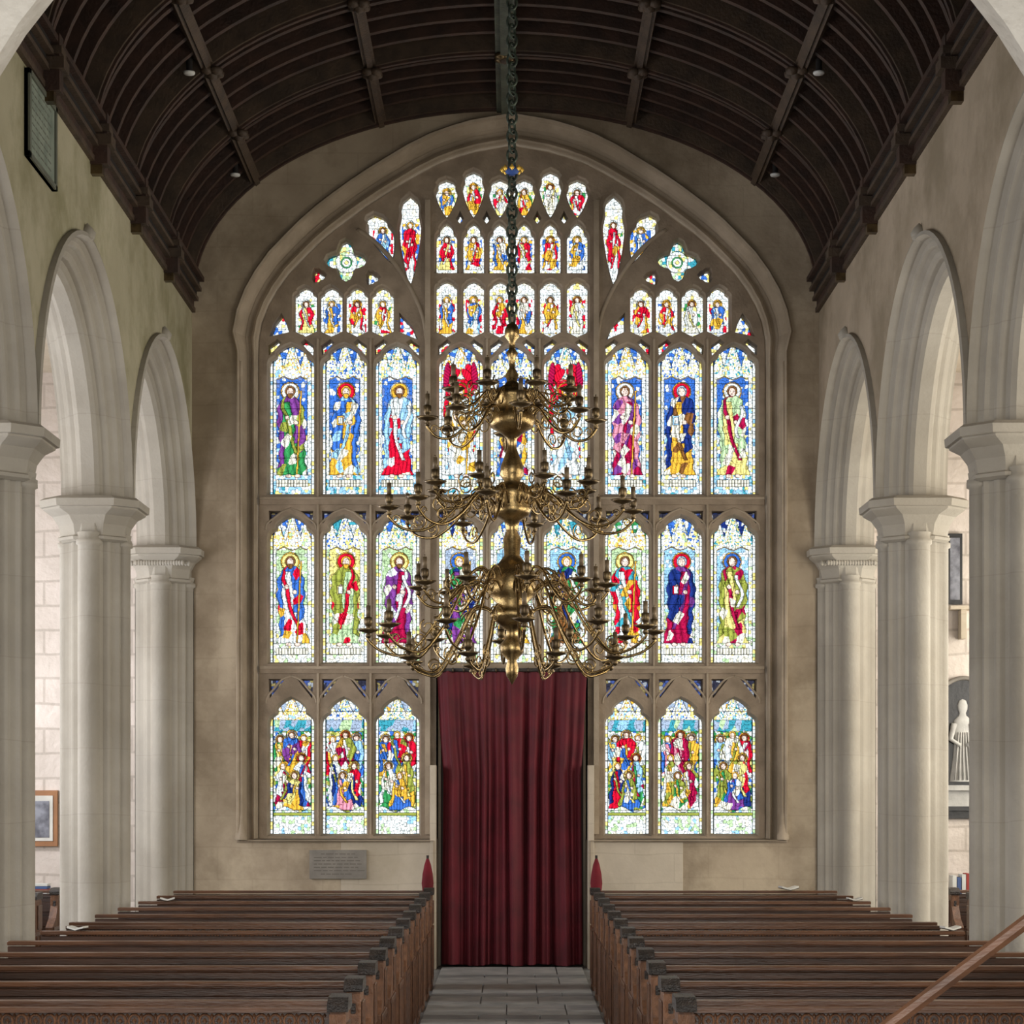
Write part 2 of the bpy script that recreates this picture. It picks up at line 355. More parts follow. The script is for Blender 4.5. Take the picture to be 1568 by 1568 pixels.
def paint(kind,key,box,X,Y):
    c,hw,ya,yb=box; H=yb-ya; u=(X-c)/hw; v=(Y-ya)/H
    i1,e1=voro(X,Y,5.0,5.5,key*3.1+ya*.01)
    i2,e2=voro(X+Y*.25,Y,8,19,key*1.7+ya*.013+4)
    i5,e5=voro(X,Y,2.3,2.6,key+31)
    i6,e6=voro(X+Y*.4,Y-X*.3,11,16,key*2.9+ya*.02+8)
    reg=np.zeros(X.shape); soft=e1.copy(); shade=np.ones(X.shape)
    def put(m,colr,r):
        col[m]=colr; reg[m]=r; soft[m]=9
    def person(hx,hy,r,L,wm,ca,cb,cc,halo,hair,lean,sd,rb,seated=False,halor=2.05):
        t=(Y-hy)/L; cx=hx+lean*np.clip(t,0,1)+1.2*np.sin(Y*.05+sd)
        w=np.interp(t,[.05,.10,.2,.35,.6,.85,1.0],[.7,1.9,2.6,2.9,2.5,2.7,3.3])*r*wm+1.4*np.sin(Y*.27+sd)
        if seated: w=np.interp(t,[.08,.2,.5,.75,1.0],[.8,1.9,2.2,3.1,3.2])*r*wm+1.0*np.sin(Y*.3+sd)
        b=(t>.05)&(t<1)&(np.abs(X-cx)<w)
        dx=(X-cx)/np.maximum(w,1)
        sg=1 if math.sin(sd*3)>0 else -1
        tun=b&(dx*sg>-.25+.9*np.abs(t-.45)-.3*(t>.6))&(dx*sg<.62)&(t>.12)
        tun|=b&(t>.78+.12*dx*sg)
        lin=b&(np.abs(dx*sg-(.85-1.55*t)-.08*np.sin(t*14))<.14)&(t<.80)
        if halo is not None:
            d=np.hypot(X-hx,Y-hy); put(d<halor*r,halo,rb)
            put((d>halor*r-1.6)&(d<halor*r),GD if halo!=GD else Wt,rb+.1)
        put(b,ca,rb+.2); put(tun,cb,rb+.3); put(lin,cc,rb+.4)
        r2=b&(i6>.74)&(i6<.86); col[r2]=cc
        r2=b&(i6<.13); col[r2]=CRM if cb!=Wt else GD
        r2=b&(i6>.94); col[r2]=ca
        fo=np.sin((X-cx)*(4.6/r)*(1+.3*np.sin(sd))+2.4*np.sin(Y*.075+sd)+sd*2+dx*t*4)
        shade[b]=(.95+.26*fo)[b]
        shade[b&(fo<-.93)]=.45
        for s,vv in((-1,.30),(1,.36)):
            m=np.hypot(X-cx-s*r*.9,Y-hy-vv*L*(1 if L>8*r else .9))<r*.5; put(m,SK,rb+.5+s*.01); shade[m]=1
        m=np.hypot((X-hx)*1.05,(Y-hy+.5))<r*1.18; put(m,hair,rb+.6); shade[m]=1
        m=np.hypot((X-hx)*1.2,(Y-hy-.1*r)*.92)<r*.88; put(m,SK,rb+.7); shade[m]=1
        if r>5:
            m=(np.abs(np.abs(X-hx)-r*.32)<.75)&(np.abs(Y-hy+.05*r)<.7); shade[m]=.35
            m=(np.abs(X-hx)<1.4)&(np.abs(Y-hy-r*.55)<.65); shade[m]=.45
            if math.sin(sd*5)>0:
                m=(np.hypot(X-hx,(Y-hy-r*.85)*.8)<r*.55)&(Y>hy+r*.5); put(m,hair,rb+.8)
    if kind in('fig1','fig2','scene'):
        if kind=='scene': bg,halo=TL,GD
        else: P=(F1 if kind=='fig1' else F2)[key]; bg,halo,ca,cb,cc,at=P
        col=pick(i1,[(11,Wt),(2,CRM),(1,YL),(1,PB if kind!='fig2' else LG)])
        yy=Y-ya; caph=.205*H if kind!='scene' else .16*H
        sp=np.minimum.reduce([np.abs(u)*2.2+0*u, np.abs(np.abs(u)-.62)*2.6+.25])
        g=(yy<caph*.72)&(sp>.22+.95*(yy/caph))
        gb=BL if kind=='fig1' else [BL,TL,BL,NV,BL,TL,GR,BL,NV][key]
        cg=pick(i1,[(5,gb),(1,PB),(3,Wt)]) if kind!='scene' else pick(i1,[(4,GYB),(3,Wt),(1,GD)])
        col[g]=cg[g]; reg[g]=1
        can=(yy<caph)&(~g); gg=can&(i5>.84); col[gg]=YL
        gg=can&(i5<.12); col[gg]=[GD,BL,TL][key%3]
        for ux in(0,-.62,.62):
            m=can&(np.abs(np.abs(u-ux)*hw-.9-(yy/caph)*11)<.55)&(yy<caph*.8); shade[m]=.4
        m=(np.abs(yy-caph-5*np.abs(np.cos(u*4.2)))<1.1)&(np.abs(u)<.7); put(m,GD,2)
        if kind!='scene':
            mid=(v>.20)&(v<.60)&(np.abs(u)<.70)&(yy>caph+5*np.abs(np.cos(u*4.2)))
            cm=pick(i1,[(7,bg),(1,np.array(bg)*.7+.12),(1.2,Wt)]); col[mid]=cm[mid]; reg[mid]=3
            lo=(v>=.60)&(v<.865)&(np.abs(u)<.70)
            cl=pick(i1,[(5,Wt),(2,LG if kind=='fig2' else PB),(1,YL),(2,bg)]); col[lo]=cl[lo]; reg[lo]=4
            sw=[-3,2,3,-2,0,2,-3,3,-1][key]
            hy=ya+.305*H; hx=c+sw
            if kind=='fig1' and key in(3,5):
                for s in(-1,1):
                    wx=(X-c-s*17);wy=(Y-ya-.20*H)
                    for dxx,rx,ry,an in((0,8,20,.35),(-6,6,14,.7),(5,5,22,.1)):
                        qx=(wx-s*dxx)*math.cos(an)-s*wy*math.sin(an); qy=s*(wx-s*dxx)*math.sin(an)+wy*math.cos(an)
                        m=(qx/rx)**2+(qy/ry)**2<1; put(m,RD if an>.2 else CR,6+s*.1+an*.1); shade[m]=(.95+.35*np.sin(qy*1.3+s*qx*.8))[m]
                    m=((X-c-s*20)/7)**2+((Y-ya-.44*H)/26)**2<1
                    put(m,PB if s>0 else RD,6.5+s*.1); shade[m]=(.9+.3*np.sin(Y*1.1-s*X*.7))[m]
            person(hx,hy,7.2,(.885-.305)*H,1.08,ca,cb,cc,halo,[BR,GD,BR,GD,BR,GD,BR,GYB,BR][key],-sw*1.5,key*1.3+ya*.01,10)
            if key%3==0:
                m=(np.abs(X-hx-17+.05*(Y-hy))<1.2)&(v>.30)&(v<.87); put(m,GD,30)
            elif key%3==1:
                m=(np.abs(X-hx+9)<5)&(np.abs(Y-ya-.50*H)<7); put(m,at,31); m=(np.abs(X-hx+9)<3.4)&(np.abs(Y-ya-.50*H)<5); put(m,Wt,31.5)
            else:
                m=(np.abs(X-hx-11-5*np.sin(Y*.11))<2.6)&(v>.40)&(v<.62); put(m,Wt,32)
            ped=v>.868
            cp=pick(i1,[(6,Wt),(4,PB if kind=='fig1' else CRM),(1,YL),(1,TL if kind=='fig1' else LG)]); col[ped]=cp[ped]; reg[ped]=40; shade[ped]=1; soft[ped]=e1[ped]
            for s in(-1,1):
                m=np.hypot((X-hx+sw*1.5-s*7)/1.5,Y-ya-.875*H)<3.0; put(m,SK,41+s*.1)
            m=ped&(np.abs(v-.925)<.022)&(np.abs(u)<.72); put(m,CRM,42); mm=m&((X*.9%4.2)<1.6); shade[mm]=.3
        else:
            b=(v>.155)&(v<.24)&(np.abs(u)<.86); cb_=pick(i2,[(4,TL),(2,GYB),(1,LG),(1,PB)]); col[b]=cb_[b]; reg[b]=3
            b=(v>=.24)&(v<.84)&(np.abs(u)<.86); cb_=pick(i1,[(4,Wt),(1,YL),(2,OL),(2,GR),(1,BL)]); col[b]=cb_[b]; reg[b]=4
            pr=SC[key]; sg=1 if key%2 else -1
            pos=[(-.55,.30,58),(.52,.29,62),(.02*sg,.27,60),(-.42*sg,.44,76),(.42*sg,.50,66),(-.1*sg,.57,54)]
            for q,(du,dv,L) in enumerate(pos):
                a_,b_=pr[q]
                person(c+du*hw,ya+dv*H,5.0,L,1.05,a_,b_,[GD,Wt,BL,CR,OL,YL][(q+key)%6],[GD,None,Wt,RD,None,YL][(q+key)%6],[BR,GD,BR][(q+key)%3],(-du)*10,key*1.7+q*2.1,10+q,seated=q>2,halor=1.75)
            ft=v>.82+.02*np.sin(u*5+key); cf=pick(i1,[(8,Wt),(2,LG),(1,PB),(1,CRM)]); col[ft]=cf[ft]; reg[ft]=50; shade[ft]=1; soft[ft]=e1[ft]
            m=ft&(np.abs(v-.855)<.012); put(m,OL,51)
        bd=np.abs(u)>.88
        bc=pick(hsh(np.floor(Y/6),np.sign(u),key),[(7,Wt),(2,YL),(1,LG if kind!='fig1' else PB)]); col[bd]=bc[bd]; reg[bd]=60; soft[bd]=9; shade[bd]=1
        m=bd&((Y%6)<.9); shade[m]=.3
        shade[np.abs(np.abs(u)-.87)<.02]=.18
    elif kind=='trac':
        col=pick(i1,[(8,Wt),(2,CRM),(1,YL)])
        cs=[(RD,Wt,GD,RD),(BL,GD,Wt,GD),(Wt,CRM,YL,RD),(RD,YL,Wt,GD),(BL,Wt,PB,YL),(GD,Wt,RD,GD),(RD,Wt,RD,GD)][(key*5+key//7)%7]
        gmask=(np.abs(u)>.45)&(v>.30)&(v<.9)&(np.abs(u)<.8); cgr=pick(i1,[(3,Wt),(2,[BL,RD,YL][key%3]),(1,[GD,YL,GR][key%3])]); col[gmask]=cgr[gmask]
        person(c,ya+.32*H,4.3,.6*H,.85,cs[0],cs[1],cs[2],cs[3],BR if key%2 else GD,0,key*1.9,10,halor=1.7)
    elif kind=='foil':
        d=np.hypot(X-c,Y-409)
        col=pick(i1,[(6,Wt),(1,YL),(1,LG)]); m=d>17; cc_=pick(i1,[(2,TL),(2,LG),(3,Wt),(1,YL)]); col[m]=cc_[m]; reg[m]=1
        put(d<9,GR,2); put(d<7,Wt,3); put(d<3,YL,4)
    elif kind=='deco':
        col=pick(i1,[(4,(.03,.03,.05)),(2,(.05,.08,.25)),(1,(.3,.32,.35)),(1,(.25,.2,.08))])
    else:
        col=pick(i1,[(5,Wt),(1,BL),(2,YL),(1,RD)])
    i4,e4=voro(X,Y,3.1,3.1,key+77)
    lum=col.mean(axis=2)
    col=col*((.84+.3*i4)*shade)[...,None]
    if kind!='deco':
        pm=(i5<.10)&(lum>.5); col[pm]*=.55
    col[soft<.55]*=.38
    col[(e2<.5)&(reg>=10)&(reg<30)]*=.45
    e=np.zeros(X.shape,bool)
    e[:-1,:]|=reg[:-1,:]!=reg[1:,:]; e[:,:-1]|=reg[:,:-1]!=reg[:,1:]
    col[e]*=.22
    m=(np.abs((Y-ya)%39-19)<.55); col[m]*=.35
    return np.clip(col,0,1)
GV=[];GF=[];GC=[];vo=0
yg=D+.43; CELL=1.1
for (pts,kind,key,box),h in zip(lights,holes):
    hh=offset(h,.012)
    a=np.array(pts); x0,x1=a[:,0].min()-2,a[:,0].max()+2; y0,y1=a[:,1].min()-2,a[:,1].max()+2
    nx=int((x1-x0)/CELL)+1; ny=int((y1-y0)/CELL)+1
    xs=x0+np.arange(nx+1)*CELL; ys=y0+np.arange(ny+1)*CELL
    Xc,Yc=np.meshgrid(xs[:-1]+CELL/2,ys[:-1]+CELL/2)
    col=paint(kind,key,box,Xc,Yc)
    Pm=np.stack([(Xc.ravel()-800)*T0/F,EYE+(H0-Yc.ravel())*T0/F],1)
    ok=inside(Pm,hh)
    VX,VY=np.meshgrid(xs,ys)
    vv=np.stack([(VX.ravel()-800)*T0/F,np.full(VX.size,yg),EYE+(H0-VY.ravel())*T0/F],1)
    J,I=np.meshgrid(np.arange(nx),np.arange(ny)); b=(I*(nx+1)+J).ravel()
    q=np.stack([b,b+nx+1,b+nx+2,b+1],1)[ok]+vo
    GV.append(vv);GF.append(q);GC.append(col.reshape(-1,3)[ok]);vo+=len(vv)
GV=np.concatenate(GV);GF=np.concatenate(GF);GC=np.concatenate(GC)
me=bpy.data.meshes.new('stained_glass')
me.vertices.add(len(GV));me.vertices.foreach_set('co',GV.ravel())
me.loops.add(len(GF)*4);me.loops.foreach_set('vertex_index',GF.ravel().astype(np.int32))
me.polygons.add(len(GF));me.polygons.foreach_set('loop_start',(np.arange(len(GF))*4).astype(np.int32))
me.update(calc_edges=True)
at=me.attributes.new('glass_col','FLOAT_COLOR','CORNER')
c4=np.concatenate([np.repeat(GC,4,axis=0),np.ones((len(GF)*4,1))],1); at.data.foreach_set('color',c4.ravel().astype(np.float32))
m,nt,b=newmat('stained_glass_panes'); nt.nodes.remove(b)
an=N(nt,'ShaderNodeAttribute',attribute_name='glass_col'); tr=N(nt,'ShaderNodeBsdfTransparent')
nt.links.new(an.outputs['Color'],tr.inputs['Color']); nt.links.new(tr.outputs[0],nt.nodes['Material Output'].inputs['Surface'])
me.materials.append(m)
og=bpy.data.objects.new('stained_glass',me); sc.collection.objects.link(og); og.parent=win; og.location=(0,-D-.4,0)
print('glass quads',len(GF))
# ------------------------------------------------------------ arcades
ZS=4.76; PH=.325; TH=.62; A=1.625; RR=(A*A+1.72**2)/(2*A); CC=RR-A
P2=[(.31,0),(.31,-.05),(.275,-.06),(.26,-.02),(.255,.02),(.23,.05),(.19,.055),(.175,.09),(.15,.12),(.115,.13),(.10,.15),(.09,.19),(.055,.205),(.03,.21),(.0,.25)]
PM=[(e,d) for e,d in P2[3:]]
PM=[(.26,0)]+PM[1:]
P_full=P2+[(e,TH-d) for e,d in PM[::-1]]
cent=[D,19.46,15.56,11.66,7.76]
def archpts(mid,e,n=16):
    R=RR+e; t1=math.acos(CC/R); pts=[]
    for i in range(n+1):
        t=t1*i/n; pts.append((mid-CC+R*math.cos(t),ZS+R*math.sin(t)))
    for i in range(n-1,-1,-1):
        t=t1*i/n; pts.append((mid+CC-R*math.cos(t),ZS+R*math.sin(t)))
    return pts
def arcade(x0,sg,wm,name):
    mb=MB()
    def path(e):
        p=[(D,ZS)]
        for a,b in zip(cent[:-1],cent[1:]): p+=archpts((a+b)/2,e)
        p.append((cent[-1],ZS)); return p
    top=[(cent[-1],7.95),(D,7.95)]
    p0=path(.31)+top
    V,T=fill(ccw(p0),[])
    mb.add([(x0,y,z) for y,z in V],T,wm)
    pe=path(.26)+top
    V,T=fill(ccw(pe),[])
    mb.add([(x0+sg*TH,y,z) for y,z in V],T,M_aisle)
    rings=[[(x0+sg*d,y,z) for y,z in path(e)] for e,d in P_full]
    mb.loft(rings,M_pier,closed=False)
    for a,b in zip(cent[:-1],cent[1:]):
        mid=(a+b)/2; zz=ZS+math.sqrt((RR+.31)**2-CC**2)
        mb.lathe([(.0,-.06),(.06,-.03),(.075,.02),(.04,.07),(0,.11)],(x0-sg*.02,mid,zz),10,M_pier)
    mb.obj(name,recenter=False)
    for ci,c in enumerate(cent):
        mb=MB()
        side=[(e,d) for e,d in PM]; full=side+[(e,TH-d) for e,d in side[::-1]]
        plan=[(x0+sg*d, c-(PH-e)) for e,d in full]+[(x0+sg*d,c+(PH-e)) for e,d in full[::-1]]
        mb.loft([[(x,y,z) for x,y in plan] for z in(0.0,ZS)],M_pier)
        def shaft(cx,cy,r):
            mb.lathe([(r*1.5,0),(r*1.5,.25),(r*1.4,.32),(r*1.4,.38),(r*1.2,.45),(r,.5),(r,ZS-.42),(r*1.2,ZS-.41),(r*1.2,ZS-.37),(r,ZS-.36),(r*1.1,ZS-.3)],(cx,cy,0),20,M_pier)
        shaft(x0+sg*.075,c,.10); shaft(x0+sg*(TH-.075),c,.10)
        shaft(x0+sg*TH/2,c-PH+.04,.10)
        if ci>0: shaft(x0+sg*TH/2,c+PH-.04,.10)
        xc=x0+sg*TH/2
        def octp(h,ch): 
            return [(xc+h,c-h+ch),(xc+h,c+h-ch),(xc+h-ch,c+h),(xc-h+ch,c+h),(xc-h,c+h-ch),(xc-h,c-h+ch),(xc-h+ch,c-h),(xc+h-ch,c-h)]
        lv=[(ZS-.38,.285,.17),(ZS-.36,.32,.18),(ZS-.335,.325,.18),(ZS-.32,.30,.17),(ZS-.22,.32,.18),(ZS-.14,.37,.2),(ZS-.095,.43,.2),(ZS-.085,.44,.2),(ZS-.07,.44,.2),(ZS-.065,.465,.2),(ZS-.0,.47,.2),(ZS+.03,.43,.2),(ZS+.03,.2,.1)]
        if ci==0: lv=[(z,h*.97,ch) for z,h,ch in lv]
        mb.loft([[(x,y,z) for x,y in octp(h,ch)] for z,h,ch in lv],M_pier)
        if ci==0:
            for r0 in range(22):
                t=r0/21; y=c-.36; x=xc+(-.32+.64*t)
                mb.lathe([(0,-.035),(.022,-.02),(.026,0),(.02,.02),(0,.03)],(x,y+ (0.06 if abs(t-.5)>.42 else 0),ZS-.16),6,M_pier)
        mb.lathe([(.36,0),(.36,.12),(.34,.18),(.30,.22)],(xc,c,0),8,M_pier)
        mb.obj('respond' if ci==0 else 'arcade_pier',maxy=(D-.032 if ci==0 else None))
arcade(XL,-1,M_wallL,'wall_north_arcade'); arcade(XR,1,M_wallR,'wall_south_arcade')
for s,nm in((-1,'north'),(1,'south')):
    mb=MB(); xa=7.3*s; mb.box(min(xa,xa+.3*s),max(xa,xa+.3*s),-3,D,0,6.9,M_aisle); mb.obj('wall_'+nm+'_aisle')
    xi=(XL-TH+.02) if s<0 else XR+TH-.02
    mb=MB(); mb.box(min(xa,xi),max(xa,xi),-3,D,6.8,6.95,M_pale); mb.obj('ceiling_'+nm+'_aisle')
    mb=MB(); x0,x1=sorted((xa-.02*s,xi-.2*(-s)*-1 if False else xi)); mb.box(x0,x1,D-.03,D,0.0,6.8,M_aisle); mb.obj('wall_'+nm+'_aisle_end')
mb=MB(); mb.box(-8,8,-3,D+.6,-.2,0,M_floor); mb.obj('floor')
mb=MB()
yy=D+.1; r=0
while yy>9.5:
    w=[.95,.35,.7][r%3]
    xs=[-.81,-.3,.25,.81] if r%2 else [-.81,-.05,.5,.81]
    for a,b in zip(xs[:-1],xs[1:]): mb.box(a+.006,b-.006,yy-w+.02,yy,.0,.018,M_floor2 if r%3!=1 else M_floor)
    yy-=w; r+=1
mb.obj('slate_paving',bevel=.005)
# chancel arch
mb=MB()
def carch(e):
    R=3.17+e;a0=.45;t1=math.acos(a0/R);pts=[(2.74+e,-.1)]
    for i in range(15): t=t1*i/14; pts.append((-a0+.02+R*math.cos(t),3.60+R*math.sin(t)))
    return pts+[(-x,z) for x,z in pts[::-1][1:]]
V,T=fill([(XL,-.3),(XR,-.3),(XR,10.2),(XL,10.2)],[carch(.2)])
mb.add([(x,8.8,z) for x,z in V],T,M_near); mb.add([(x,9.3,z) for x,z in V],T,M_near)
mb.loft([[(x,8.8+d,z) for x,z in carch(e)] for e,d in((.2,0),(.15,.06),(.1,.08),(0,.18),(0,.32),(.1,.42),(.15,.44),(.2,.5))],M_near,closed=False)
mb.obj('wall_east_chancel_arch',recenter=False)
# ------------------------------------------------------------ roof
RC=-.075;RA=3.575;RB=2.10;RZ=7.72
def rp(t,o): return (RC+(RA+o)*math.cos(t),RZ+(RB+o)*math.sin(t))
mb=MB()
K=48
ts=[math.pi*i/K for i in range(K+1)]
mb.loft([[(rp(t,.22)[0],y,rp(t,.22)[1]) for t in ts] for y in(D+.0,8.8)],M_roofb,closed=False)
def arcrib(y,w,oi,m,oo=.23):
    rings=[]
    for t in ts:
        a=rp(t,oi);b=rp(t,oo); rings.append([(a[0],y-w/2,a[1]),(a[0],y+w/2,a[1]),(b[0],y+w/2,b[1]),(b[0],y-w/2,b[1])])
    mb.loft(rings,m)
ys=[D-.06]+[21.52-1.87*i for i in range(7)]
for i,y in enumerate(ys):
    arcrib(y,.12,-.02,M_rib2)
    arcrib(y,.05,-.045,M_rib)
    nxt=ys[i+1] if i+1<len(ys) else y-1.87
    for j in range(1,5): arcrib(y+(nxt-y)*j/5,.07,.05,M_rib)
def longit(t,w,oi,m):
    c=Vector(rp(t,0)); 
    tx=Vector((-RA*math.sin(t),RB*math.cos(t))).normalized(); nn=Vector((tx.y,-tx.x)); 
    if nn.dot(Vector((math.cos(t),math.sin(t))))<0: nn=-nn
    q=[c+tx*w/2+nn*oi,c-tx*w/2+nn*oi,c-tx*w/2+nn*.2,c+tx*w/2+nn*.2]
    mb.loft([[(p.x,y,p.y) for p in q] for y in(D,8.8)],m)
tr=[math.pi/2]
for xx in(1.42,2.85): tr+= [math.acos(xx/RA),math.pi-math.acos(xx/RA)]
longit(tr[0],.2,-.05,M_ridge)
longit(tr[0],.09,-.09,M_ridge)
for t in tr[1:]: longit(t,.13,-.02,M_rib2); longit(t,.06,-.05,M_rib2)
for y in ys[1:]:
    for t in tr:
        x,z=rp(t,-.06)
        for q in range(4):
            a=q*math.pi/2+math.pi/4
            mb.lathe([(0,-.06),(.06,-.04),(.065,0),(0,.03)],(x+.065*math.cos(a),y+.07*math.sin(a),z),8,M_brassd if t==math.pi/2 else M_rib2)
        mb.lathe([(0,-.09),(.05,-.07),(.06,0),(0,.03)],(x,y,z),8,M_rib2)
DZ=.27
for x0,s in((XL,1),(XR,-1)):
    for a,b,z0,z1,m in((0,.04,7.22,7.27,M_rib2),(0,.025,7.27,7.35,M_rib),(0,.075,7.35,7.39,M_rib2),(0,.055,7.39,7.46,M_roofb),(0,.11,7.46,7.50,M_rib2),(0,.085,7.50,7.57,M_roofb),(0,.14,7.57,7.62,M_rib)):
        p,q=sorted((x0+s*a,x0+s*b)); mb.box(p,q,8.8,D,z0+DZ,z1+DZ,m)
    p,q=sorted((x0-s*.2,x0+s*.02)); mb.box(p,q,8.8,D,7.8,7.95,M_roofb)
    for y in ys[1:]:
        p,q=sorted((x0,x0+s*.15)); mb.box(p,q,y-.07,y+.07,7.20+DZ,7.64+DZ,M_rib)
        p,q=sorted((x0,x0+s*.19)); mb.box(p,q,y-.10,y+.10,7.36+DZ,7.45+DZ,M_rib2)
        p,q=sorted((x0,x0+s*.17)); mb.box(p,q,y-.085,y+.085,7.48+DZ,7.54+DZ,M_rib2)
        p,q=sorted((x0,x0+s*.10)); mb.box(p,q,y-.045,y+.045,7.12+DZ,7.22+DZ,M_brassd)
mb.obj('ceiling',recenter=False)
# small spotlights set flush on short plates against the rafters
for s in(-1,1):
    for y in(19.42,22.65):
        mb=MB(); x=(-3.06 if s<0 else 2.91); z=8.845
        mb.lathe([(0,-.008),(.05,-.008),(.055,.0),(.055,.012),(.03,.02)],(x,y,z),16,M_lampm)
        mb.lathe([(.03,.02),(.03,.14)],(x,y,z),10,M_roofb); mb.obj('spotlight')
# ------------------------------------------------------------ curtain + door
mb=MB(); rings=[]
zt_c=3.42
nx=260
for j in range(40):
    t=j/39; z=zt_c*(1-t)+.04*t
    hw=np.interp(t,[0,.25,.35,1],[.86,.82,.79,.81])
    row=[]
    for i in range(nx+1):
        u=i/nx; x=-hw+2*hw*u
        am=(.018+.052*min(1,t*2))
        w_=u+.012*math.sin(u*17+t*1.5)+.006*math.sin(u*41)
        y=D+.13+am*math.sin(w_*2*math.pi*9)*(.6+.5*math.sin(u*9+2))+am*.45*math.sin(w_*2*math.pi*5+1.3+t)+.4*am*math.sin(w_*2*math.pi*19+1)
        row.append((x,y,z+.01*math.sin(u*20)*t))
    rings.append(row)
mb.loft(rings,M_curt,smooth=True,closed=False)
mb.tube([(-.88,D+.12,zt_c+.0),(.88,D+.12,zt_c+.0)],.022,10,M_pewd)
for i in range(14): 
    x=-.8+1.6*i/13; mb.tube([(x,D+.12+.03*math.cos(a),zt_c+.03*math.sin(a)) for a in [k*math.pi/4 for k in range(8)]],.005,5,M_brassd,closed=True)
mb.obj('door_curtain')
mb=MB()
mb.box(-.83,.83,D+.52,D+.57,.0,3.36,M_door)
for i in range(9): mb.box(-.82+i*.183,-.82+i*.183+.173,D+.505,D+.52,.06,3.3,M_door)
for z in(.4,1.6,2.8): mb.box(-.8,.5,D+.495,D+.505,z,z+.06,M_pewd)
mb.obj('door_1')
mb=MB(); mb.box(-.95,-.83,D+.49,D+.6,0,3.4,M_pale); mb.box(.83,.95,D+.49,D+.6,0,3.4,M_pale); mb.box(-.95,.95,D+.49,D+.6,3.4,3.5,M_pale); mb.obj('trim_2')
mb=MB()
zs=PX(0,1312,D)[1]
for s in(-1,1):
    x0,x1=sorted((s*.90,s*3.14)); mb.box(x0,x1,D-.03,D,zs-.03,zs,M_hood)
    x0,x1=sorted((s*.90,s*1.95)); mb.box(x0,x1,D-.010,D,.62,zs-.03,M_pale)
    x0,x1=sorted((s*.90,s*1.25)); mb.box(x0,x1,D-.012,D,0,.62,M_pale)
    x0,x1=sorted((s*.865,s*.935)); mb.box(x0,x1,D-.04,D+.2,0,zs+.85,M_pale)
    mb.lathe([(.07,0),(.07,.05),(.05,.09),(.035,.2),(.03,.3)],(s*3.09,D-.02,zs-.0),12,M_hood)
    mb.lathe([(.05,0),(.05,.05),(.035,.09),(.025,.2),(.022,3.0),(.022,5.45)],(s*3.09,D-.02,zs),12,M_hood)
mb.obj('trim_1',bevel=.006)
mb=MB(); x0,z1=PX(484,1328,D);x1,z0=PX(573,1373,D)
mb.box(x0,x1,D-.04,D-.01,z0,z1,M_slate)
random.seed(8)
for i in range(7):
    zz=z1-.05-i*.038; xx_=x0+.05+(.08 if i in(0,6) else 0)
    while xx_<x1-.09-(.08 if i in(0,6) else 0):
        w_=random.uniform(.03,.09); mb.box(xx_,xx_+w_,D-.0415,D-.04,zz,zz+.009,M_slated); xx_+=w_+.014
mb.obj('memorial_plaque',bevel=.003)
